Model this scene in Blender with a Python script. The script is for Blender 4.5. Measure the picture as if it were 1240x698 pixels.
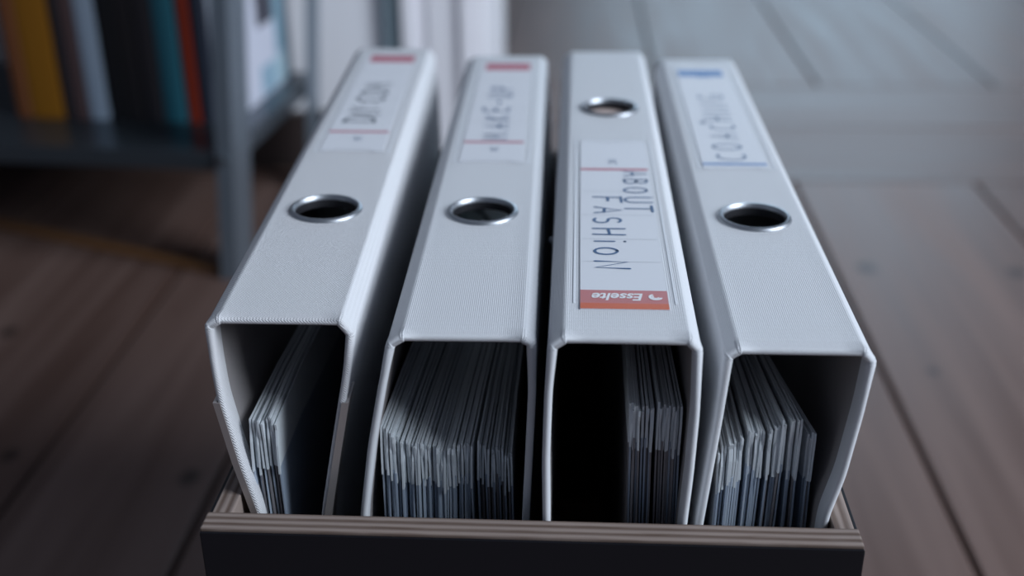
import bpy, bmesh, math, random
from mathutils import Vector, Matrix

for o in list(bpy.data.objects): bpy.data.objects.remove(o, do_unlink=True)
S = bpy.context.scene
C = S.collection
MM = 0.001
Z0 = 300.0            # height of the binder spines above the floorboards, in mm

# ---------------------------------------------------------------- camera
PITCH, YAW, ROLL, FPX = 0.44646, -0.057235, -0.008807, 1400.0
fw = Vector((math.sin(YAW)*math.cos(PITCH), math.cos(YAW)*math.cos(PITCH), -math.sin(PITCH)))
rt0 = Vector((math.cos(YAW), -math.sin(YAW), 0)); up0 = rt0.cross(fw)
rt = math.cos(ROLL)*rt0 + math.sin(ROLL)*up0
up = -math.sin(ROLL)*rt0 + math.cos(ROLL)*up0
cam = bpy.data.cameras.new('camera'); camo = bpy.data.objects.new('camera', cam); C.objects.link(camo)
camo.matrix_world = Matrix(((rt.x, up.x, -fw.x, -0.045529), (rt.y, up.y, -fw.y, -0.280835),
                            (rt.z, up.z, -fw.z, 0.151934+Z0*MM), (0, 0, 0, 1)))
cam.sensor_width = 36; cam.lens = FPX/1240*36; cam.clip_start = 0.01; cam.clip_end = 60
cam.dof.use_dof = True; cam.dof.focus_distance = 0.352; cam.dof.aperture_fstop = 6.2
S.camera = camo

# ---------------------------------------------------------------- world, light, exposure
w = bpy.data.worlds.new('world'); S.world = w; w.use_nodes = True
wb = w.node_tree.nodes['Background']
wb.inputs[0].default_value = (0.36, 0.43, 0.58, 1); wb.inputs[1].default_value = 0.27

def area(name, loc, target, sx, sy, power, col):
    l = bpy.data.lights.new(name, 'AREA'); l.shape = 'RECTANGLE'; l.size = sx; l.size_y = sy
    l.energy = power; l.color = col
    o = bpy.data.objects.new(name, l); C.objects.link(o); o.location = loc
    o.rotation_euler = (Vector(target)-Vector(loc)).to_track_quat('-Z', 'Y').to_euler()
    return o
area('window_light_right', (2.1, -0.6, 1.6), (0, 0.3, 0.3), 1.5, 1.5, 98, (0.80, 0.89, 1.0))
area('window_light_next_room', (0.8, 4.3, 1.15), (0.2, 1.2, 0.0), 1.6, 1.3, 26, (0.58, 0.80, 1.0))

S.view_settings.view_transform = 'Standard'; S.view_settings.look = 'None'
S.view_settings.gamma = 1; S.view_settings.use_curve_mapping = False
S.view_settings.exposure = 0.0
try: S.cycles.use_denoising = True
except Exception: pass

# ---------------------------------------------------------------- helpers
def V(x, y, z): return Vector((x*MM, y*MM, (z+Z0)*MM))       # mm, z measured from the spine plane

def mat(name, col, rough=0.6, metal=0.0, spec=0.5, alpha=1.0, trans=0.0):
    m = bpy.data.materials.new(name); m.use_nodes = True
    b = m.node_tree.nodes['Principled BSDF']
    b.inputs['Base Color'].default_value = (*col, 1); b.inputs['Roughness'].default_value = rough
    b.inputs['Metallic'].default_value = metal; b.inputs['Specular IOR Level'].default_value = spec
    b.inputs['Alpha'].default_value = alpha; b.inputs['Transmission Weight'].default_value = trans
    return m
def nd(m, t): return m.node_tree.nodes.new(t)
def lk(m, a, b): m.node_tree.links.new(a, b)
def bsdf(m): return m.node_tree.nodes['Principled BSDF']
def mathn(m, op, a, b=None, c=None):
    n = nd(m, 'ShaderNodeMath'); n.operation = op
    for i, v in enumerate((a, b, c)):
        if v is None: continue
        if isinstance(v, (int, float)): n.inputs[i].default_value = v
        else: lk(m, v, n.inputs[i])
    return n.outputs[0]

def obj(name, bm, m, parent=None, smooth=False, weld=False):
    me = bpy.data.meshes.new(name)
    bmesh.ops.recalc_face_normals(bm, faces=bm.faces)
    bm.to_mesh(me); bm.free()
    ms = m if isinstance(m, (list, tuple)) else [m]
    for k in ms: me.materials.append(k)
    if smooth:
        for p in me.polygons: p.use_smooth = True
    o = bpy.data.objects.new(name, me); C.objects.link(o)
    if parent is not None: o.parent = parent
    return o
def share(name, me, parent=None, loc=(0, 0, 0), rot=(0, 0, 0)):
    o = bpy.data.objects.new(name, me); C.objects.link(o); o.location = loc; o.rotation_euler = rot
    if parent is not None: o.parent = parent
    return o
def tag(o, label, cat, group=None):
    o['label'] = label; o['category'] = cat
    if group: o['group'] = group
    return o
def thing(name, label, cat, loc, rot=(0, 0, 0), group=None):
    o = bpy.data.objects.new(name, None); C.objects.link(o); o.location = loc; o.rotation_euler = rot
    o.empty_display_size = 0.02
    return tag(o, label, cat, group)
def struct(o): o['kind'] = 'structure'; return o

def add_box(bm, x0, x1, y0, y1, z0, z1, bev=0.0, mi=0):
    r = bmesh.ops.create_cube(bm, size=1.0)
    vs = r['verts']
    for v in vs:
        v.co = Vector(((x0+x1)/2+v.co.x*(x1-x0), (y0+y1)/2+v.co.y*(y1-y0), (z0+z1)/2+v.co.z*(z1-z0)))
    fs = set(f for v in vs for f in v.link_faces)
    for f in fs: f.material_index = mi
    if bev > 0:
        es = set(e for v in vs for e in v.link_edges)
        bmesh.ops.bevel(bm, geom=list(es), offset=bev, segments=2, affect='EDGES', profile=0.6)
    return bm
def box(*a, **k):
    return add_box(bmesh.new(), *[q*MM if i < 6 else q for i, q in enumerate(a)], **k)

def stroke_bm(bm, pts, wd, z, closed=False):
    """a flat pen stroke through 2-D points (mm)"""
    n = len(pts); L = []; R = []
    for i, p in enumerate(pts):
        a = pts[max(i-1, 0)]; b = pts[min(i+1, n-1)]
        if closed: a = pts[(i-1) % (n-1)] if i else pts[n-2]; b = pts[(i+1) % (n-1)] if i < n-1 else pts[1]
        dx, dy = b[0]-a[0], b[1]-a[1]; l = math.hypot(dx, dy) or 1
        nx, ny = -dy/l*wd/2, dx/l*wd/2
        L.append(bm.verts.new(((p[0]+nx)*MM, (p[1]+ny)*MM, z*MM)))
        R.append(bm.verts.new(((p[0]-nx)*MM, (p[1]-ny)*MM, z*MM)))
    for i in range(n-1): bm.faces.new((L[i], L[i+1], R[i+1], R[i]))
    for p in (pts[0], pts[-1]):
        c = [bm.verts.new(((p[0]+wd/2*math.cos(t))*MM, (p[1]+wd/2*math.sin(t))*MM, (z+0.004)*MM))
             for t in [k*math.pi/4 for k in range(8)]]
        bm.faces.new(c)

def arc(cx, cy, rx, ry, a0, a1, n=12):
    return [(cx+rx*math.cos(math.radians(a0+(a1-a0)*i/n)), cy+ry*math.sin(math.radians(a0+(a1-a0)*i/n))) for i in range(n+1)]
GLY = {   # handwritten capitals: strokes in a unit-high box
 'A': [[(0, 0), (.32, 1), (.62, 0)], [(.12, .36), (.55, .34)]],
 'B': [[(0, 0), (.02, 1)], [(.02, 1)]+arc(.2, .76, .28, .24, 90, -90)+[(.05, .52)]+arc(.22, .26, .32, .26, 90, -90)+[(0, 0)]],
 'O': [arc(.33, .5, .33, .5, 100, 460, 18)],
 'U': [[(0, 1), (0, .35)]+arc(.27, .3, .27, .3, 180, 360)+[(.54, 1)]],
 'T': [[(-.08, .98), (.6, 1)], [(.26, 1), (.26, -.04)]],
 'F': [[(0, 0), (.03, 1)], [(-.05, 1), (.55, 1.02)], [(.02, .52), (.42, .53)]],
 'S': [arc(.28, .75, .25, .25, 40, 250, 10)+arc(.26, .26, .27, .27, 80, -130, 10)],
 'H': [[(0, 0), (0, 1)], [(.5, 0), (.52, 1)], [(0, .48), (.52, .52)]],
 'I': [[(0, 0), (.02, 1)]],
 'i': [[(.1, 0), (.1, .62)], [(.09, .98), (.12, .98)]],
 'o': [arc(.3, .4, .3, .4, 100, 460, 16)],
 'N': [[(0, 0), (.04, 1), (.5, 0), (.56, 1.05)]],
 'D': [[(0, 0), (0, 1)], [(-.1, 1)]+arc(.12, .5, .5, .5, 90, -90, 12)+[(-.08, 0)]],
 'Y': [[(0, 1), (.27, .52), (.56, 1)], [(.27, .52), (.26, 0)]],
 'C': [arc(.4, .5, .4, .5, 60, 300, 14)],
 'M': [[(0, 0), (.05, 1), (.35, .35), (.66, 1), (.74, 0)]],
 'K': [[(0, 0), (0, 1)], [(.5, 1), (.04, .48), (.52, 0)]],
 'E': [[(.5, 1), (0, 1), (0, 0), (.5, 0)], [(0, .52), (.42, .52)]],
 'P': [[(0, 0), (0, 1)]+arc(.2, .74, .3, .26, 90, -90)+[(.02, .46)]],
 'G': [arc(.4, .5, .4, .5, 55, 310, 14)+[(.7, .42), (.42, .42)]],
 'R': [[(0, 0), (0, 1)]+arc(.2, .74, .28, .26, 90, -90)+[(.04, .47), (.5, 0)]],
 '-': [[(0, .48), (.36, .5)]],
 ':': [[(.05, .25), (.08, .25)], [(.05, .7), (.08, .7)]],
 '.': [[(.05, .05), (.08, .05)]],
 'n': [[(0, 0), (0, .55), (.04, .45), (.2, .6), (.34, .5), (.34, 0)]],
 'c': [arc(.22, .3, .22, .3, 60, 300, 10)],
}
GW = {'I': .2, 'i': .35, '-': .5, ':': .3, '.': .25, 'M': .95, 'o': .8, 'O': .85, 'n': .5, 'c': .45}
def write(text, h, space, wd, place, z, seed=1):
    """place(u, v) maps text space (u along the line, v towards the letter tops) to label mm"""
    rnd = random.Random(seed); bm = bmesh.new(); u = 0
    for ch in text:
        if ch == ' ': u += h*.6; continue
        s = 1+rnd.uniform(-.08, .08); dy = rnd.uniform(-.05, .05)*h
        for st in GLY[ch]:
            stroke_bm(bm, [place(u+p[0]*h*s*.95, dy+p[1]*h*s) for p in st], wd, z)
        u += (GW.get(ch, .72)*.95+space)*h
    return bm

# ---------------------------------------------------------------- materials
def cloth(name, col, su, sv, strength):
    m = mat(name, col, 0.62, spec=0.35)
    tc = nd(m, 'ShaderNodeTexCoord'); sp = nd(m, 'ShaderNodeSeparateXYZ'); lk(m, tc.outputs['Object'], sp.inputs[0])
    no = nd(m, 'ShaderNodeTexNoise'); no.inputs['Scale'].default_value = 900; lk(m, tc.outputs['Object'], no.inputs['Vector'])
    xz = mathn(m, 'ADD', sp.outputs[0], mathn(m, 'MULTIPLY', sp.outputs[2], 1.0))
    a = mathn(m, 'SINE', mathn(m, 'ADD', mathn(m, 'MULTIPLY', xz, su), mathn(m, 'MULTIPLY', no.outputs[0], 1.6)))
    b = mathn(m, 'SINE', mathn(m, 'ADD', mathn(m, 'MULTIPLY', sp.outputs[1], sv), mathn(m, 'MULTIPLY', no.outputs[0], 1.6)))
    h = mathn(m, 'ADD', mathn(m, 'MULTIPLY', a, b) if sv > 5000 else mathn(m, 'ADD', mathn(m, 'MULTIPLY', a, .6), mathn(m, 'MULTIPLY', b, .15)), mathn(m, 'MULTIPLY', no.outputs[0], 1.2))
    bp = nd(m, 'ShaderNodeBump'); bp.inputs['Strength'].default_value = strength; bp.inputs['Distance'].default_value = 0.00012
    lk(m, h, bp.inputs['Height']); lk(m, bp.outputs[0], bsdf(m).inputs['Normal'])
    mx = nd(m, 'ShaderNodeMixRGB'); mx.inputs[1].default_value = (*[c*.93 for c in col], 1); mx.inputs[2].default_value = (*col, 1)
    lk(m, mathn(m, 'MULTIPLY_ADD', h, .3, .45), mx.inputs[0]); lk(m, mx.outputs[0], bsdf(m).inputs[0])
    return m
M = {}
M['cloth_a'] = cloth('woven_white_cloth', (.66, .66, .68), 7000, 7000, .8)
M['cloth_b'] = cloth('ribbed_white_cloth', (.64, .65, .675), 10500, 2600, .4)
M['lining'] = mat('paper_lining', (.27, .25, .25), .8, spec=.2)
M['ring'] = mat('nickel_ring', (.40, .42, .45), .42, 1.0)
M['throat'] = mat('dark_throat', (.03, .03, .035), .5, .6)  # throat coloured near black so the ring hole reads dark
M['protector'] = mat('steel_edge_strip', (.48, .44, .43), .42, .7)
M['card'] = mat('label_card', (.70, .71, .75), .6, spec=.3)
M['pen_blue'] = mat('blue_ink', (.035, .10, .23), .6)
M['pen_dark'] = mat('dark_ink', (.025, .05, .085), .6)
M['red_print'] = mat('pale_red_print', (.50, .16, .16), .5)
M['pink_print'] = mat('faded_red_print', (.46, .11, .16), .6)
M['orange_print'] = mat('orange_red_print', (.56, .11, .04), .45)
M['blue_print'] = mat('blue_print', (.10, .22, .46), .6)
M['white_print'] = mat('white_print', (.82, .82, .84), .5)
M['rule'] = mat('grey_rule', (.42, .44, .48), .6)
M['seam'] = mat('film_seam', (.72, .74, .78), .6)
fm = bpy.data.materials.new('clear_film'); fm.use_nodes = True; M['film'] = fm
nt = fm.node_tree; nt.nodes.clear()
oo = nt.nodes.new('ShaderNodeOutputMaterial'); mxs = nt.nodes.new('ShaderNodeMixShader'); tr = nt.nodes.new('ShaderNodeBsdfTransparent'); gl = nt.nodes.new('ShaderNodeBsdfGlossy')
gl.inputs['Roughness'].default_value = .4; mxs.inputs[0].default_value = .02
nt.links.new(tr.outputs[0], mxs.inputs[1]); nt.links.new(gl.outputs[0], mxs.inputs[2]); nt.links.new(mxs.outputs[0], oo.inputs[0])
M['strip'] = mat('white_punched_strip', (.66, .70, .73), .4)
M['sleeve'] = mat('sleeve_with_sheet', (.33, .39, .48), .3, spec=.6)
M['sleeve_b'] = mat('sleeve_with_pale_sheet', (.46, .53, .62), .3, spec=.6)
M['sleeve_c'] = mat('sleeve_with_dark_sheet', (.22, .21, .225), .35, spec=.6)
M['paper'] = mat('paper', (.58, .56, .55), .8)
M['laminate'] = mat('black_laminate', (.006, .006, .009), .5, spec=.3)
M['galv'] = mat('galvanised_steel', (.23, .28, .33), .38, .7)
M['board'] = mat('shaded_galvanised_board', (.085, .105, .125), .3, .75)  # same steel as the posts, shade on the boards put into the colour
M['bolt'] = mat('bolt_steel', (.35, .38, .40), .3, 1.0)
M['white_paint'] = mat('white_wall_paint', (.88, .88, .92), .6)
M['casing_paint'] = mat('white_gloss_paint', (.88, .87, .91), .45)
M['grey_paint'] = mat('grey_green_paint', (.16, .21, .24), .5)
n = nd(M['galv'], 'ShaderNodeTexVoronoi'); n.inputs['Scale'].default_value = 90
r_ = nd(M['galv'], 'ShaderNodeMapRange'); r_.inputs[3].default_value = .30; r_.inputs[4].default_value = .46
lk(M['galv'], n.outputs['Distance'], r_.inputs[0]); lk(M['galv'], r_.outputs[0], bsdf(M['galv']).inputs['Roughness'])

def ply(name, axis):
    m = mat(name, (.4, .3, .2), .7, spec=.2)
    tc = nd(m, 'ShaderNodeTexCoord'); sp = nd(m, 'ShaderNodeSeparateXYZ'); lk(m, tc.outputs['Object'], sp.inputs[0])
    mp = nd(m, 'ShaderNodeMapping'); mp.inputs['Scale'].default_value = (60, 900, 60) if axis == 1 else (900, 60, 60)
    lk(m, tc.outputs['Object'], mp.inputs[0]); no = nd(m, 'ShaderNodeTexNoise'); no.inputs['Scale'].default_value = 1.2; lk(m, mp.outputs[0], no.inputs[0])
    s = mathn(m, 'SINE', mathn(m, 'ADD', mathn(m, 'MULTIPLY', sp.outputs[axis], 2*math.pi/.0029), mathn(m, 'MULTIPLY', no.outputs[0], 1.2)))
    f = mathn(m, 'ADD', mathn(m, 'MULTIPLY_ADD', s, .35, .25), mathn(m, 'MULTIPLY', no.outputs[0], .5))
    cr = nd(m, 'ShaderNodeValToRGB'); lk(m, f, cr.inputs[0])
    cr.color_ramp.elements[0].position = .1; cr.color_ramp.elements[0].color = (.11, .075, .06, 1)
    cr.color_ramp.elements[1].position = .8; cr.color_ramp.elements[1].color = (.27, .215, .19, 1)
    lk(m, cr.outputs[0], bsdf(m).inputs[0])
    bp = nd(m, 'ShaderNodeBump'); bp.inputs['Strength'].default_value = .4; bp.inputs['Distance'].default_value = .0003
    lk(m, f, bp.inputs['Height']); lk(m, bp.outputs[0], bsdf(m).inputs['Normal'])
    return m
M['ply_y'] = ply('plywood_edge_front', 1); M['ply_x'] = ply('plywood_edge_side', 0)
M['ply_face'] = mat('plywood_face', (.36, .25, .17), .65, spec=.3)

KNOTS = [(-302, 357, 9), (-436, 378, 8), (229, 717, 12), (365, 712, 11), (238, 523, 6), (-230, 640, 7), (470, 610, 9), (140, 860, 10), (-520, 560, 9), (620, 820, 12), (330, 470, 6)]
def floor_mat(name, cross=False):
    m = mat(name, (.1, .07, .06), .5, spec=.45)
    ge = nd(m, 'ShaderNodeNewGeometry'); oi = nd(m, 'ShaderNodeObjectInfo')
    mp = nd(m, 'ShaderNodeMapping'); mp.inputs['Scale'].default_value = (2, 34, 10) if cross else (34, 2, 10)
    lk(m, ge.outputs['Position'], mp.inputs[0])
    of = nd(m, 'ShaderNodeVectorMath'); of.operation = 'ADD'; lk(m, mp.outputs[0], of.inputs[0])
    cb = nd(m, 'ShaderNodeCombineXYZ'); lk(m, mathn(m, 'MULTIPLY', oi.outputs['Random'], 50), cb.inputs[2]); lk(m, cb.outputs[0], of.inputs[1])
    no = nd(m, 'ShaderNodeTexNoise'); no.inputs['Scale'].default_value = 1.0; no.inputs['Detail'].default_value = 6; no.inputs['Distortion'].default_value = .6
    lk(m, of.outputs[0], no.inputs[0])
    cr = nd(m, 'ShaderNodeValToRGB'); lk(m, mathn(m, 'ADD', no.outputs[0], mathn(m, 'MULTIPLY_ADD', oi.outputs['Random'], .16, -.08)), cr.inputs[0])
    e = cr.color_ramp.elements; e[0].position = .28; e[0].color = (.100, .057, .045, 1); e[1].position = .75; e[1].color = (.195, .128, .108, 1)
    last = cr.outputs[0]
    sp = nd(m, 'ShaderNodeSeparateXYZ'); lk(m, ge.outputs['Position'], sp.inputs[0])
    tot = None
    for kx, ky, kr in KNOTS:
        dx = mathn(m, 'SUBTRACT', sp.outputs[0], kx*MM); dy = mathn(m, 'MULTIPLY', mathn(m, 'SUBTRACT', sp.outputs[1], ky*MM), .7)
        d = mathn(m, 'SQRT', mathn(m, 'ADD', mathn(m, 'MULTIPLY', dx, dx), mathn(m, 'MULTIPLY', dy, dy)))
        k = mathn(m, 'MULTIPLY', mathn(m, 'SUBTRACT', kr*MM, d), 1/(kr*MM)*1.8)
        tot = k if tot is None else mathn(m, 'MAXIMUM', tot, k)
    c = nd(m, 'ShaderNodeClamp'); lk(m, tot, c.inputs[0])
    mx = nd(m, 'ShaderNodeMixRGB'); lk(m, mathn(m, 'MULTIPLY', c.outputs[0], .75), mx.inputs[0]); lk(m, last, mx.inputs[1]); mx.inputs[2].default_value = (.02, .014, .012, 1)
    lk(m, mx.outputs[0], bsdf(m).inputs[0])
    lk(m, mathn(m, 'MULTIPLY_ADD', no.outputs[0], .25, .34), bsdf(m).inputs['Roughness'])
    bp = nd(m, 'ShaderNodeBump'); bp.inputs['Strength'].default_value = .25; bp.inputs['Distance'].default_value = .001
    lk(m, no.outputs[0], bp.inputs['Height']); lk(m, bp.outputs[0], bsdf(m).inputs['Normal'])
    return m
M['plank'] = floor_mat('dark_oiled_floorboard'); M['plank_cross'] = floor_mat('cross_floorboard', True)
M['gap'] = mat('floor_gap', (.012, .01, .01), .9)

# ---------------------------------------------------------------- the setting: floor, wall, door casing
fl = struct(obj('floor', box(-1600, 1500, -700, 4200, -40, -9), M['gap'])); fl.location = (0, 0, 0)
def plank(x0, x1, y0, y1, m, g=2.2):
    o = obj('floorboard', box(x0+g, x1-g, y0+g*.4, y1-g*.4, -26, 0, bev=.0016), m, fl)
    return o
seams = [-1560, -1380, -1205, -1010, -810, -613, -413, -283, -120, 40, 199, 399, 599, 790, 1000, 1200, 1420]
far_seams = [-1560, -1320, -1090, -860, -630, -400, -160, 70, 298, 545, 790, 1030, 1240, 1420]
for a, b in zip(seams[:-1], seams[1:]):
    plank(a, b, -680, 951, M['plank'])
for a, b in ((951, 1150), (1150, 1340)):
    plank(-1560, 1420, a, b, M['plank_cross'])
for a, b in zip(far_seams[:-1], far_seams[1:]):
    plank(a, b, 1340, 4150, M['plank'])

def wbox(name, x0, x1, y0, y1, z0, z1, m, bev=0):
    return struct(obj(name, box(x0, x1, y0, y1, z0, z1, bev=bev), m))
wbox('wall_back', -1560, -150, 988, 1335, 0, 2600, M['white_paint'])
bm = bmesh.new()      # moulded door casing: stepped vertical fillets
for x0, x1, d in ((-236, -222, 16), (-222, -208, 9), (-208, -172, 12), (-172, -160, 18), (-160, -147, 13)):
    add_box(bm, x0*MM, x1*MM, (988-d)*MM, 989*MM, 0, 2.08, .0015)
struct(obj('trim_1', bm, M['casing_paint']))
wbox('trim_2', -258, -238, 978, 989, 0, 2600, M['grey_paint'])
wbox('wall_base_strip', -1560, -262, 974, 989, 0, 66, mat('dark_brown_wall_base', (.045, .032, .03), .5), bev=2*MM)  # dark brown strip along the foot of the back wall
wbox('trim_3', -152, -145, 986, 1337, 0, 2080, M['casing_paint'])

# ---------------------------------------------------------------- the storage box
BX0, BX1, BY0, BY1, BZ1 = -154, 39.5, -10, 339, -58.6
T = 8.5
cr8 = thing('storage_box', 'open plywood storage box with black laminated front holding four white binders', 'box', (0, 0, 0))
zt = BZ1+Z0
def side(name, a, m): return obj(name, box(*a, bev=.0005), m, cr8)
side('front_panel', (BX0, BX1, BY0+.6, BY0+9, 1, zt), M['ply_y'])
side('back_panel', (BX0, BX1, BY1-9, BY1-.6, 1, zt), M['ply_y'])
side('side_panel', (BX0+.6, BX0+7, BY0+9.1, BY1-9.1, 1, zt-1.5), M['ply_x'])
side('side_panel', (BX1-6.5, BX1-.6, BY0+9.1, BY1-9.1, 1, zt-1.5), M['ply_x'])
side('bottom_panel', (BX0+7.2, BX1-6.8, BY0+9.2, BY1-9.2, 1, 9.4), M['ply_face'])
lm = obj('laminate_sheet', box(BX0+.2, BX1-.2, BY0-.3, BY0+.55, .2, zt-.8, bev=.0002), M['laminate'], cr8); lm['label'] = 'black laminate facing on the front'
obj('laminate_sheet', box(BX0-.2, BX0+.5, BY0+.6, BY1-.6, .2, zt-1.8), M['laminate'], cr8)
obj('laminate_sheet', box(BX1-.5, BX1+.2, BY0+.6, BY1-.6, .2, zt-1.8), M['laminate'], cr8)

# ---------------------------------------------------------------- binders
def fillet(P, rad, seg=5):
    """round the corners of a polyline; rad[i] radius at point i"""
    out = [Vector(P[0])]
    for i in range(1, len(P)-1):
        p, a, b = Vector(P[i]), Vector(P[i-1]), Vector(P[i+1])
        r = rad.get(i, 0)
        if r <= 0: out.append(p); continue
        da, db = (a-p), (b-p); la, lb = da.length, db.length
        r = min(r, la*.45, lb*.45); s = p+da/la*r; e = p+db/lb*r
        for k in range(seg+1):
            t = k/seg; out.append(s*(1-t)**2+p*2*t*(1-t)+e*t*t)
    out.append(Vector(P[-1])); return out

def casing_bm(P, rad, th, length, foldidx, seed=0, turn=7, untwist=0.0):
    rnd = random.Random(seed)
    Q = fillet(P, rad); R = []
    for i in range(len(Q)-1):                       # densify near the folds
        R.append(Q[i])
        l = (Q[i+1]-Q[i]).length
        if l > 30: 
            for k in range(1, 6): R.append(Q[i].lerp(Q[i+1], k/6))
    R.append(Q[-1]); Q = R
    folds = [Vector(P[i]) for i in foldidx]
    bm = bmesh.new(); rings = []
    for i, p in enumerate(Q):
        a = Q[max(i-1, 0)]; b = Q[min(i+1, len(Q)-1)]
        d = (b-a).normalized(); nrm = Vector((d.y, -d.x))          # points inward
        near = min((p-f).length for f in folds)
        bulge = max(0, 1-near/4.0)
        h = th/2; c = p+nrm*h
        hb = h*(1+.30*bulge*(1 if i % 2 else .15)) ; push = -1.0*bulge*(1 if i % 2 else .35)
        loop = []
        K = 6
        for k in range(K+1):                        # front lip, half round
            t = -math.pi/2+math.pi*k/K
            yy = hb-hb*math.cos(t)+push*math.cos(t)*.55
            off = hb*math.sin(t)
            loop.append((c.x+nrm.x*off, yy, c.y+nrm.y*off))
        loop.append((c.x+nrm.x*h, turn, c.y+nrm.y*h)); loop.append((c.x+nrm.x*h, length*.5, c.y+nrm.y*h))
        for k in range(K+1):
            t = math.pi/2-math.pi*k/K
            yy = length-h+h*math.cos(t); off = h*math.sin(t)
            loop.append((c.x+nrm.x*off, yy, c.y+nrm.y*off))
        loop.append((c.x-nrm.x*h, length*.5, c.y-nrm.y*h)); loop.append((c.x-nrm.x*h, 6, c.y-nrm.y*h))
        # the lower covers follow the box even where the spine is turned a little
        rings.append([bm.verts.new(((x+max(0, y-12)*untwist*min(1, max(0, (-z-6)/50)))*MM, y*MM, z*MM)) for x, y, z in loop])
    n = len(rings[0])
    for i in range(len(rings)-1):
        for k in range(n):
            f = bm.faces.new((rings[i][k], rings[i][(k+1) % n], rings[i+1][(k+1) % n], rings[i+1][k]))
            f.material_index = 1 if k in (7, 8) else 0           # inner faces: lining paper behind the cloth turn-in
    bm.faces.new(rings[0][::-1]); bm.faces.new(rings[-1])
    return bm

def cut_hole(o, x, y, z, r):
    bm = bmesh.new(); bmesh.ops.create_cone(bm, cap_ends=True, segments=48, radius1=r*MM, radius2=r*MM, depth=.012)
    bmesh.ops.translate(bm, verts=bm.verts, vec=Vector((x*MM, y*MM, z*MM)))
    me = bpy.data.meshes.new('cut'); bm.to_mesh(me); bm.free()
    k = bpy.data.objects.new('cut', me); C.objects.link(k); k.parent = o.parent
    md = o.modifiers.new('b', 'BOOLEAN'); md.operation = 'DIFFERENCE'; md.object = k; md.solver = 'EXACT'
    bpy.context.view_layer.update()
    dg = bpy.context.evaluated_depsgraph_get()
    nm = bpy.data.meshes.new_from_object(o.evaluated_get(dg))
    o.modifiers.clear(); o.data = nm
    bpy.data.objects.remove(k, do_unlink=True)

def ring_bm(x, y, z, ro, ri, h):
    """raised finger ring with a throat through the spine board"""
    prof = [(ro, .0), (ro-.1, .45), (ro-.7, h), (ro-1.5, h*1.02), (ri+.25, h*.5), (ri, -.4), (ri, -3.2), (ri+.5, -3.4), (ri+.7, -2.9), (ri+.7, -.1)]
    bm = bmesh.new(); N = 56; rows = []
    for r, zz in prof:
        rows.append([bm.verts.new(((x+r*math.cos(2*math.pi*k/N))*MM, (y+r*math.sin(2*math.pi*k/N))*MM, (z+zz)*MM)) for k in range(N)])
    for i in range(len(rows)):
        a, b = rows[i], rows[(i+1) % len(rows)]
        for k in range(N):
            f = bm.faces.new((a[k], a[(k+1) % N], b[(k+1) % N], b[k])); f.material_index = 1 if i in (5, 6, 7) else 0
    return bm

def lever_arch(root, xw, y, z):
    """base plate on the left cover with two arches and a lever"""
    m = thing_part = obj('lever_arch_mechanism', box(xw, xw+1.2, y-55, y+55, z-42, z-8, bev=.0003), M['ring'], root)
    for yy in (-40, 40):
        bm = bmesh.new(); pts = [(xw+1+ (14*math.sin(t)), y+yy, z-26+12*math.cos(t)) for t in [k*math.pi/8 for k in range(9)]]
        tube(bm, pts, 1.3); obj('arch', bm, M['ring'], m, smooth=True)
    bm = bmesh.new(); tube(bm, [(xw+2, y-20, z-20), (xw+6, y-10, z-16), (xw+8, y+20, z-14), (xw+8, y+44, z-14)], 1.6)
    obj('lever', bm, M['ring'], m, smooth=True)

def tube(bm, pts, r, n=8):
    P = [Vector(p) for p in pts]; rows = []
    for i, p in enumerate(P):
        d = (P[min(i+1, len(P)-1)]-P[max(i-1, 0)]).normalized()
        u = d.orthogonal().normalized(); v = d.cross(u)
        rows.append([bm.verts.new((p+u*r*math.cos(2*math.pi*k/n)+v*r*math.sin(2*math.pi*k/n))*MM) for k in range(n)])
    for i in range(len(rows)-1):
        for k in range(n): bm.faces.new((rows[i][k], rows[i][(k+1) % n], rows[i+1][(k+1) % n], rows[i+1][k]))
    bm.faces.new(rows[0][::-1]); bm.faces.new(rows[-1])

def plate(x0, x1, y0, y1, z0, z1, bev=0): return box(x0, x1, y0, y1, z0, z1, bev=bev)

def sheet_bm(xa, xb, zt, zb, yn, length, th, wav, rnd, xdeep, drift=0.0):
    """one hanging sleeve: xa = x at its near end, xb = x at its far end, between zt and zb"""
    bm = bmesh.new(); ys = [0, .02, .12, .35, 1.0]; zs = [0, .12, .4, 1.0]
    ph = rnd.uniform(0, 6.28); g = {}
    for s in (0, 1):
        for i, f in enumerate(ys):
            for j, q in enumerate(zs):
                t = min(1, f/.35)
                x = xa+(xb-xa)*(t if f < .35 else 1)+wav*math.sin(ph+3*q+f*5)*(1-t)+xdeep*q*(1-.5*t)+drift*max(0, f-.12)
                g[s, i, j] = bm.verts.new(((x+(s-.5)*th)*MM, (yn+f*length+(.6*math.sin(ph+9*q) if f == 0 else 0))*MM, (zt+(zb-zt)*q)*MM))
    ni, nj = len(ys), len(zs)
    for s in (0, 1):
        for i in range(ni-1):
            for j in range(nj-1):
                bm.faces.new((g[s, i, j], g[s, i+1, j], g[s, i+1, j+1], g[s, i, j+1]))
    for i in range(ni-1):
        for j in (0, nj-1): bm.faces.new((g[0, i, j], g[0, i+1, j], g[1, i+1, j], g[1, i, j]))
    for j in range(nj-1):
        for i in (0, ni-1): bm.faces.new((g[0, i, j], g[0, i, j+1], g[1, i, j+1], g[1, i, j]))
    return bm

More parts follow.
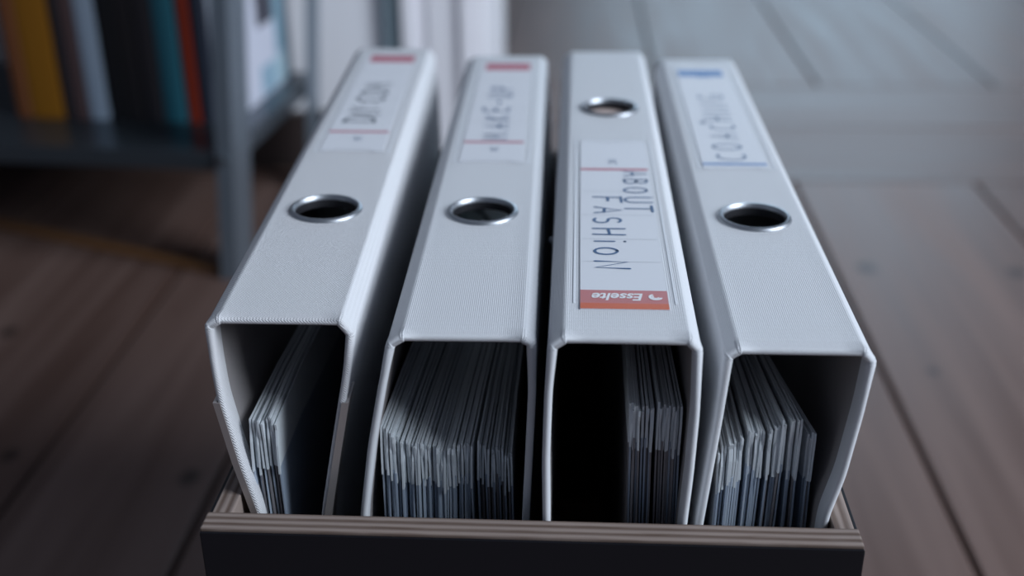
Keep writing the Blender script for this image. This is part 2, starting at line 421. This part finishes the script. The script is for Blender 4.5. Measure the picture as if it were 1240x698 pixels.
W = 35.2; L = 318.0
def binder(label, x0, y0, z0, yaw, roll, prof, flat, clothm, hole_y, flip, printing, sheets, seed, protectors=False):
    root = thing('lever_arch_binder', label, 'binder', V(x0, y0, z0), (0, roll, yaw), 'lever arch binders standing in the storage box')
    P = []
    for x, z in prof:                               # front outline to local frame
        dx, dz = x-x0, z-z0
        P.append((dx*math.cos(roll)-dz*math.sin(roll), dx*math.sin(roll)+dz*math.cos(roll)))
    P = [(a, b) for a, b in P]
    i1, i2 = flat                                    # indices of the two spine edges
    P[i1] = (P[i1][0], 0.0); P[i2] = (P[i2][0], 0.0)
    rad = {i1: .9, i2: .9, i1-1: 1.1, i2+1: 1.1}
    for i in range(1, len(P)-1): rad.setdefault(i, 4)
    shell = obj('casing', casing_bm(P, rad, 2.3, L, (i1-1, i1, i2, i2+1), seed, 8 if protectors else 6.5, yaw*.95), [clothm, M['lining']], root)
    for p in shell.data.polygons: p.use_smooth = True
    cxm = (P[i1][0]+P[i2][0])/2
    cut_hole(shell, cxm, hole_y, 0, 10.9)
    shell.data.set_sharp_from_angle(angle=math.radians(38))
    rg = obj('finger_ring', ring_bm(cxm, hole_y, 0.02, 12.9, 10.7, 1.15), [M['ring'], M['throat']], root, smooth=True); rg.data.set_sharp_from_angle(angle=math.radians(50))
    rg['label'] = 'nickel plated finger ring'
    # inner lining boards
    lever_arch(root, P[i1-1][0]+5.0, 205, -10)
    # label pocket (film, welded seams) and card
    sgn = -1 if flip else 1
    def Y(v): return (L-v) if flip else v            # v measured from the hole end of the spine
    lx0, lx1 = cxm-12.9, cxm+12.7
    a, b = sorted((Y(148), Y(301)))
    card = obj('label_card', plate(lx0, lx1, a, b, .05, .35), M['card'], root)
    a2, b2 = sorted((Y(146), Y(297 if flip else 303)))
    obj('label_pocket', plate(cxm-14.8, cxm+14.6, a2, b2, .58, .62), M['film'], root)
    bm = bmesh.new()
    for xs in (cxm-15.2, cxm+14.4): add_box(bm, (xs+.2)*MM, (xs+.75)*MM, a2*MM, b2*MM, 0.00002, .00017, .00005)
    obj('pocket_seam', bm, M['seam'], root)
    bm = bmesh.new(); yy = Y(146)                    # thumb notch at the open end of the pocket
    pts = [(cxm-14.5, yy), (cxm-10, yy), (cxm-8.5, yy+sgn*3.2), (cxm, yy+sgn*4.2), (cxm+8.5, yy+sgn*3.2), (cxm+10, yy), (cxm+14.5, yy)]
    stroke_bm(bm, pts, .45, .64); obj('pocket_notch', bm, M['seam'], root)
    zz = .40
    def strip(name, v0, v1, xa, xb, m, z=zz):
        c, d = sorted((Y(v0), Y(v1))); return obj(name, plate(xa, xb, c, d, z-.04, z), m, card)
    printing(card, cxm, Y, strip, lx0, lx1, zz)
    # steel protectors on the lower cover edges
    if protectors:
        for side_ in (0, 1):
            seq = P[:i1][::-1] if side_ == 0 else P[i2+1:]
            seq = [Vector(p) for p in seq]
            # the part of the edge from 25 mm to 150 mm below the spine
            keep = [p for p in seq if p.y < -24]
            bm = bmesh.new(); rows = []
            s = -1 if side_ == 0 else 1
            for p in keep:
                rows.append([bm.verts.new(((p.x+dx*s)*MM, yy_*MM, p.y*MM)) for dx, yy_ in ((.95, 12), (.95, -.6), (-1.2, -.8), (-1.2, -.35), (.05, -.2), (.05, 12))])
            for i in range(len(rows)-1):
                for k in range(6): bm.faces.new((rows[i][k], rows[i][(k+1) % 6], rows[i+1][(k+1) % 6], rows[i+1][k]))
            bm.faces.new(rows[0]); bm.faces.new(rows[-1])
            obj('edge_protector', bm, M['protector'], root)['label'] = 'steel strip on the cover edge'
    # plastic sleeves
    rnd = random.Random(seed*7+3)
    for (xa, xf, ztop, hs, yn, mk) in sheets:
        ex = rnd.uniform(-.25, .25); zb = -268+rnd.uniform(-4, 4)
        st = rnd.getstate()
        lx = xa-x0; lf = xf-x0
        deep = -1.2 if lx < 18 else 1.0
        if protectors: deep = 2.5
        body = obj('plastic_sleeve', sheet_bm(lx+ex, lf+ex, ztop-hs+1.5, zb, yn-y0+.5, 300, .55, .14, rnd, deep*3, 300*yaw*.95), M[mk], root)
        rnd.setstate(st)
        obj('punched_strip', sheet_bm(lx+ex, lf+ex, ztop, ztop-hs-rnd.uniform(0, 2.5), yn-y0, 301, .62, .14, rnd, 0, 300*yaw*.95), M['strip'], body)
        rnd.random()
    return root, cxm

rs = random.Random(11)
def fan(x0, x1, f0, f1, n, zt, hs, yn, mats, jz=1.2, jy=1.0):
    out = []
    for i in range(n):
        t = (i+.5)/n
        z = zt(t) if callable(zt) else zt; h = hs(t) if callable(hs) else hs
        out.append((x0+(x1-x0)*t, f0+(f1-f0)*t, z+rs.uniform(-jz, jz), h, yn+rs.uniform(0, jy)*2, rs.choice(mats)))
    return out

def rules(card, lx0, lx1, Y, vs, z):
    for v in vs:
        bm = bmesh.new(); stroke_bm(bm, [(lx0+.6, Y(v)), (lx1-.6, Y(v))], .2, z)
        obj('printed_rule', bm, M['rule'], card)
def small_mark(card, cxm, Y, z, flip, v):
    s = -1 if flip else 1
    bm = write('nc', 5.0, .1, .45, (lambda u, w: (cxm+2*s-w*s, Y(v)+u*s)), z, 3)
    obj('handwriting', bm, M['pen_blue'], card)

def text_mesh(name, body, size, m, parent, mat4, shear=0, offset=0):
    cu = bpy.data.curves.new(name, 'FONT'); cu.body = body; cu.size = size; cu.shear = shear; cu.offset = offset
    cu.align_x = 'CENTER'; cu.align_y = 'CENTER'; cu.extrude = 0
    t = bpy.data.objects.new(name, cu); C.objects.link(t); bpy.context.view_layer.update()
    me = bpy.data.meshes.new_from_object(t.evaluated_get(bpy.context.evaluated_depsgraph_get()))
    bpy.data.objects.remove(t, do_unlink=True); me.transform(mat4); me.materials.append(m)
    o = bpy.data.objects.new(name, me); C.objects.link(o); o.parent = parent; return o

def print_red(word, seed, u0, h, sp, ink, xoff=3.5):
    def f(card, cxm, Y, strip, lx0, lx1, z):
        strip('red_band', 287, 300, lx0+2.5, lx1-.5, M['pink_print'])
        strip('red_line', 171, 173.4, lx0+.3, lx1-.3, M['pink_print'])
        rules(card, lx0, lx1, Y, (200, 222, 245, 268), z)
        obj('handwriting', write(word, h, sp, 1.35, lambda u, w: (cxm+xoff-w, Y(u0)+u), z+.05, seed), M[ink], card)
        small_mark(card, cxm, Y, z+.05, False, 161)
    return f
def print_blue(card, cxm, Y, strip, lx0, lx1, z):
    strip('blue_band', 282, 294, lx0+1.0, lx1-2.5, M['blue_print'])
    strip('blue_line', 151, 153.4, lx0+.2, lx1-.2, M['blue_print'])
    obj('handwriting', write('COACHING', 11.0, .47, 1.0, lambda u, w: (cxm+5.5-w, Y(157)+u), z+.05, 5), M['pen_blue'], card)
    bm = bmesh.new(); stroke_bm(bm, arc(cxm-7.5, Y(206), .8, .9, 0, 360), 1.3, z+.05); obj('ink_dot', bm, M['pen_blue'], card)
    bm = bmesh.new()
    for k in range(2): stroke_bm(bm, [(cxm-3, Y(281.5-k*2)), (cxm+3, Y(281.5-k*2))], .6, z)
    obj('small_print', bm, M['blue_print'], card)
def print_about(card, cxm, Y, strip, lx0, lx1, z):
    strip('red_band', 288.6, 301, lx0, lx1, M['red_print'])
    strip('orange_band', 297.4, 301, lx0, lx1, M['orange_print'], z+.05)
    strip('red_line', 181.6, 183.8, lx0+.2, lx1-.2, M['pink_print'])
    rules(card, lx0, lx1, Y, (206, 229, 250, 268), z)
    # both written towards the near end, letter tops to the right
    obj('handwriting', write('ABOUT', 8.8, .30, .95, lambda u, w: (cxm+3.1+w, Y(185)-u), z+.05, 8), M['pen_blue'], card)
    obj('handwriting', write('FASHioN', 9.8, .31, 1.0, lambda u, w: (cxm-8.2+w, Y(212)-u), z+.05, 9), M['pen_blue'], card)
    small_mark(card, cxm, Y, z+.05, True, 172)
    mt = Matrix.Translation(((cxm-1.8)*MM, (Y(293))*MM, (z+.12)*MM)) @ Matrix.Rotation(math.pi, 4, 'Z') @ Matrix.Diagonal((1.08, 1.3, 1, 1))
    text_mesh('brand_lettering', 'Esselte', .0050, M['white_print'], card, mt, .22, .00012)
    bm = bmesh.new()
    for k, (r, wdt) in enumerate(((1.7, .9), (.9, .5))):
        stroke_bm(bm, [(cxm+9.2+p[0], Y(293)+p[1]) for p in arc(0, 0, r, r*1.0, 130+20*k, 330, 12)], wdt, z+.12)
    obj('brand_emblem', bm, M['white_print'], card)

# outlines (x, z) in mm in the binder's front plane: left cover bottom -> up -> spine -> right cover bottom
P1 = [(-139, -289), (-140, -120), (-143.3, -68), (-147.4, -48), (-150.7, -26.7), (-151.3, -13.5), (-151.2, -1.2), (-147.3, 1.5), (-111.4, 1.5), (-108.0, -4.2), (-110.2, -18), (-112, -26.6), (-116.2, -47), (-120.3, -67.6), (-126, -120), (-128, -289)]
P2 = [(-115, -289), (-114, -120), (-109.8, -66), (-105.8, -40), (-101.6, -19.6), (-98.2, -5.0), (-94.0, -2), (-58.7, -2), (-55.6, -4.4), (-55.4, -21), (-56.4, -44), (-57.4, -66), (-58.5, -120), (-58.5, -289)]
P3 = [(-53.5, -289), (-53.3, -120), (-53.1, -61), (-53.4, -39), (-52.8, -16), (-51.7, -.6), (-47.7, 2.6), (-12.5, 2.6), (-9.4, -.9), (-8.8, -21), (-9.3, -43), (-10.2, -61), (-11.5, -120), (-11.5, -289)]
P4 = [(-8.8, -289), (-8.6, -120), (-7.2, -65), (-5.3, -43), (-3.6, -23), (-2.5, -5), (1.1, -2.3), (36.2, -2.3), (39.4, -6.0), (38.3, -22), (35.6, -45), (32.3, -60), (30.5, -120), (29.5, -289)]

s1 = fan(-142.8, -133.5, -137.5, -131, 9, -37, 17, 13, ['sleeve', 'sleeve_b', 'sleeve_c'])
s2 = fan(-103.5, -94, -96.5, -87, 11, lambda t: -36-6*t, 15, 15, ['sleeve', 'sleeve_b']) + \
     fan(-94, -75, -86, -70, 27, lambda t: -43+1.0*math.sin(9*t), 13, 15.5, ['sleeve', 'sleeve_b', 'sleeve_b'], .8) + \
     fan(-74, -63, -69, -62, 13, lambda t: -43-4*t, 12, 17, ['sleeve_c', 'sleeve'], 1.5)
s3 = fan(-28.3, -21, -28, -22, 12, lambda t: -28-1*t, 13, 9, ['sleeve_c', 'sleeve']) + \
     fan(-20, -12.8, -21.5, -15.5, 11, lambda t: -27.5-2*t, 14, 10, ['sleeve', 'sleeve_c'])
s4 = fan(-.6, 6.6, -.5, 5, 10, lambda t: -40+5*t, 14, 12, ['sleeve_b', 'sleeve']) + \
     fan(7.4, 13, 5, 8, 7, lambda t: -34+1*t, 14, 13, ['sleeve_b', 'sleeve']) + \
     fan(13.8, 19, 8, 10, 7, lambda t: -33+3*t, 16, 13, ['sleeve', 'sleeve_c']) + \
     fan(20, 23.5, 10, 12, 4, -29, 20, 14, ['sleeve_c', 'sleeve']) + \
     fan(25.5, 28.0, 11, 13, 4, -35, 16, 14, ['sleeve_c', 'sleeve'])

b1, c1 = binder('white lever arch binder labelled DIY:COM, leftmost, with steel strips on its cover edges', -147.3, 10, 1.5, .038, .015, P1, (7, 8), M['cloth_a'], 84.5, False, print_red('DIY:COM', 2, 186, 12.0, .17, 'pen_dark', 5.0), s1, 1, True)
b2, c2 = binder('white lever arch binder labelled MAKE-UP, second from the left and packed full of sleeves', -94.0, 8, -2.0, .015, 0, P2, (6, 7), M['cloth_b'], 94.5, False, print_red('MAKE-UP', 4, 176, 10.5, .50, 'pen_blue', 4.5), s2, 2)
b3, c3 = binder('white lever arch binder labelled ABOUT FASHION, finger ring at its far end', -47.7, 0, 2.6, 0, 0, P3, (6, 7), M['cloth_b'], 216, True, print_about, s3, 3)
b4, c4 = binder('white lever arch binder labelled COACHING with blue label bands, rightmost in the box', 1.1, 4.5, -2.3, .003, 0, P4, (6, 7), M['cloth_b'], 96.5, False, print_blue, s4, 4)
bk = obj('backing_card', plate(4, 31, 190, 245, -3.9, -3.55), mat('pinkish_card', (.62, .50, .46), .7), b3)
bm = bmesh.new(); bmesh.ops.create_uvsphere(bm, u_segments=14, v_segments=8, radius=.0016); bmesh.ops.translate(bm, verts=bm.verts, vec=Vector((-5.4*MM, 113*MM, -20*MM)))
obj('rivet', bm, M['ring'], b3, smooth=True)

# ---------------------------------------------------------------- steel shelf unit with books
SX, SY, SA = -341, 668, -.075
sh = thing('steel_shelf_unit', 'grey galvanised steel shelf unit with L-shaped posts standing left of the binders', 'shelf', (SX*MM, SY*MM, 0), (0, 0, SA))
def post(x, y, sx, sy):
    bm = bmesh.new(); lean = .08; H = 1400
    prof = [(0, 0), (-15*sx, 0), (-15*sx, 1.6*sy), (-1.8*sx, 1.6*sy), (-1.8*sx, 46*sy), (0, 46*sy)]
    lo = [bm.verts.new(((x-13+a)*MM, (y+b)*MM, 0)) for a, b in prof]
    hi = [bm.verts.new(((x-13+a+lean*260)*MM, (y+b)*MM, 260*MM)) for a, b in prof]
    h2 = [bm.verts.new(((x-13+a+lean*260)*MM, (y+b)*MM, H*MM)) for a, b in prof]
    for A, B in ((lo, hi), (hi, h2)):
        for k in range(6): bm.faces.new((A[k], A[(k+1) % 6], B[(k+1) % 6], B[k]))
    bm.faces.new(lo[::-1]); bm.faces.new(h2)
    p = obj('post', bm, M['galv'], sh)
    return p
SW, SD = 640, 275
posts = [post(0, 0, 1, 1), post(-SW, 0, -1, 1), post(0, SD, 1, -1), post(-SW, SD, -1, -1)]
for p, bx in ((posts[0], -2), (posts[1], -SW-22)):
    bm = bmesh.new(); bmesh.ops.create_cone(bm, cap_ends=True, segments=14, radius1=.0045, radius2=.004, depth=.004, matrix=Matrix.Rotation(math.pi/2, 4, 'X'))
    bmesh.ops.translate(bm, verts=bm.verts, vec=Vector(((bx-11)*MM, -1.6*MM, 117*MM))); obj('bolt', bm, M['bolt'], p)
for zt_ in (123, 412, 760, 1100):
    bm = bmesh.new()
    add_box(bm, (-SW-11)*MM, -8*MM, 2*MM, (SD-2)*MM, (zt_-1.2)*MM, zt_*MM, .0004)
    add_box(bm, (-SW-11)*MM, -8*MM, 2*MM, 3.4*MM, (zt_-17)*MM, (zt_-1)*MM, .0004)
    add_box(bm, (-SW-11)*MM, -8*MM, (SD-3.4)*MM, (SD-2)*MM, (zt_-17)*MM, (zt_-1)*MM, .0004)
    add_box(bm, -9.4*MM, -8*MM, 2*MM, (SD-2)*MM, (zt_-17)*MM, (zt_-1)*MM, .0004)
    add_box(bm, (-SW-11)*MM, (-SW-9.6)*MM, 2*MM, (SD-2)*MM, (zt_-17)*MM, (zt_-1)*MM, .0004)
    obj('shelf_board', bm, M['board'], sh)

BM = {}
def bmatl(col, rough=.45):
    if col not in BM: BM[col] = mat('book_cover_%d' % len(BM), col, rough, spec=.3)
    return BM[col]
ca, sa_ = math.cos(SA), math.sin(SA)
def book(x, wd, h, d, col, label, yset=80, cat='book', grp='books on the lowest shelf', name='book', pg=(.62, .58, .5)):
    """spine faces the room; x = left side of the spine, shelf-local mm"""
    X = SX+x*ca-yset*sa_; Y_ = SY+x*sa_+yset*ca
    r = thing(name, label, cat, (X*MM, Y_*MM, .1235), (0, 0, SA), grp)
    t = min(1.2, wd*.2)
    bm = bmesh.new(); n = 6
    out = [(0, d), (0, 2)]+[(wd/2-wd/2*math.cos(math.pi*k/n), 2-2*math.sin(math.pi*k/n)) for k in range(1, n)]+[(wd, 2), (wd, d)]
    inn = [(wd-t, d), (wd-t, 3), (t, 3), (t, d)]
    loop = out+inn
    lo = [bm.verts.new((a*MM, b*MM, 0)) for a, b in loop]; hi = [bm.verts.new((a*MM, b*MM, h*MM)) for a, b in loop]
    N = len(loop)
    for k in range(N): bm.faces.new((lo[k], lo[(k+1) % N], hi[(k+1) % N], hi[k]))
    m = len(out)
    def caps(v, fl):
        q = [(v[0], v[1], v[m+2], v[m+3]), tuple(v[1:m-1])+(v[m+1], v[m+2]), (v[m-2], v[m-1], v[m], v[m+1])]
        for f in q: bm.faces.new(f[::-1] if fl else f)
    caps(lo, True); caps(hi, False)
    obj('cover', bm, bmatl(col), r)
    obj('page_block', box(t+.05, wd-t-.05, 3.2, d-3, 2.5, h-3), bmatl(pg, .8), r)
    return r
# x positions: world x near the spines minus -335
bk_ = [
 (-640+24, 22, 250, 170, (.015, .012, .012), 'black book at the far left end of the lowest shelf'),
 (-593, 20, 262, 180, (.02, .015, .02), 'black hardback left of the brown spine'),
 (-572, 24, 240, 165, (.012, .012, .015), 'thin black book in the shadow at the left of the shelf'),
 (-246, 14.5, 255, 175, (.16, .055, .02), 'dark orange brown book left of the bright orange one'),
 (-231, 33, 262, 180, (.27, .11, .008), 'thick orange yellow book on the lowest shelf'),
 (-196.5, 8, 240, 170, (.02, .02, .025), 'thin black book right of the orange yellow one'),
 (-188, 15, 248, 172, (.09, .055, .055), 'muted dark red brown book beside the pale grey one'),
 (-172, 19.5, 252, 176, (.36, .44, .54), 'pale blue grey book between dark books'),
 (-152, 17, 262, 180, (.012, .012, .014), 'black book right of the pale blue grey one'),
 (-134.5, 18.5, 256, 176, (.025, .022, .024), 'black book in the middle of the dark trio'),
 (-115.5, 18, 250, 178, (.045, .04, .045), 'charcoal book left of the teal one'),
 (-97, 22, 258, 180, (.04, .20, .26), 'teal book on the lowest shelf'),
 (-74, 12, 240, 170, (.30, .035, .015), 'thin brick red book right of the teal one'),
 (-61, 11, 262, 180, (.02, .025, .04), 'dark navy book beside the front post'),
]
for i, (x, wd, h, d, col, lab) in enumerate(bk_):
    book(x, wd, h, d, col, lab)
nms = ['blackish', 'deep maroon', 'blue black', 'dark grey', 'chestnut brown']
for i, x in enumerate((-540, -517, -494, -471, -448)):
    cols = [(.02, .02, .025), (.05, .02, .02), (.015, .03, .04), (.03, .03, .03), (.08, .05, .03)]
    hts = [246, 258, 240, 262, 250]
    book(x, 21+(i % 2), hts[i % 5], 165+(i*7) % 20, cols[i % 5], nms[i]+' book in the row at the left of the lowest shelf', grp='dark books at the left of the lowest shelf')
# magazines at the right end, their last cover seen through the open side
mg1 = book(-49, 9, 285, 178, (.50, .54, .62), 'white magazine with grey spine left of the printed one', yset=88, cat='magazine', grp='magazines at the right end of the lowest shelf', name='magazine', pg=(.7, .7, .7))
mg2 = book(-39, 9, 285, 180, (.62, .64, .74), 'white magazine with a blue and dark photo cover at the shelf end', yset=88, cat='magazine', grp='magazines at the right end of the lowest shelf', name='magazine', pg=(.7, .7, .7))
def patch(y0, y1, z0, z1, col, nm='cover_picture'):
    obj(nm, box(9.01, 9.2, y0, y1, z0, z1), bmatl(col, .35), mg2)
patch(3, 20, 2, 283, (.28, .36, .50)); patch(80, 120, 2, 30, (.30, .45, .56)); patch(80, 130, 70, 150, (.07, .07, .09)); patch(60, 78, 112, 283, (.25, .16, .15))
patch(131, 172, 31, 283, (.22, .38, .48)); patch(121, 174, 2, 30, (.42, .58, .66)); patch(102, 130, 112, 283, (.08, .10, .14))

# ---------------------------------------------------------------- loose lath on the floor
a = Vector((-659, 800)); b = Vector((-366, 681)); d = (b-a)
la = thing('wooden_lath', 'thin orange brown wooden lath lying on the floorboards beside the shelf post', 'lath', (a.x*MM, a.y*MM, 0), (0, 0, math.atan2(d.y, d.x)))
obj('strip', box(0, d.length-8, -6, 6, .2, 5, bev=.0008), mat('orange_brown_wood', (.20, .09, .032), .6), la)
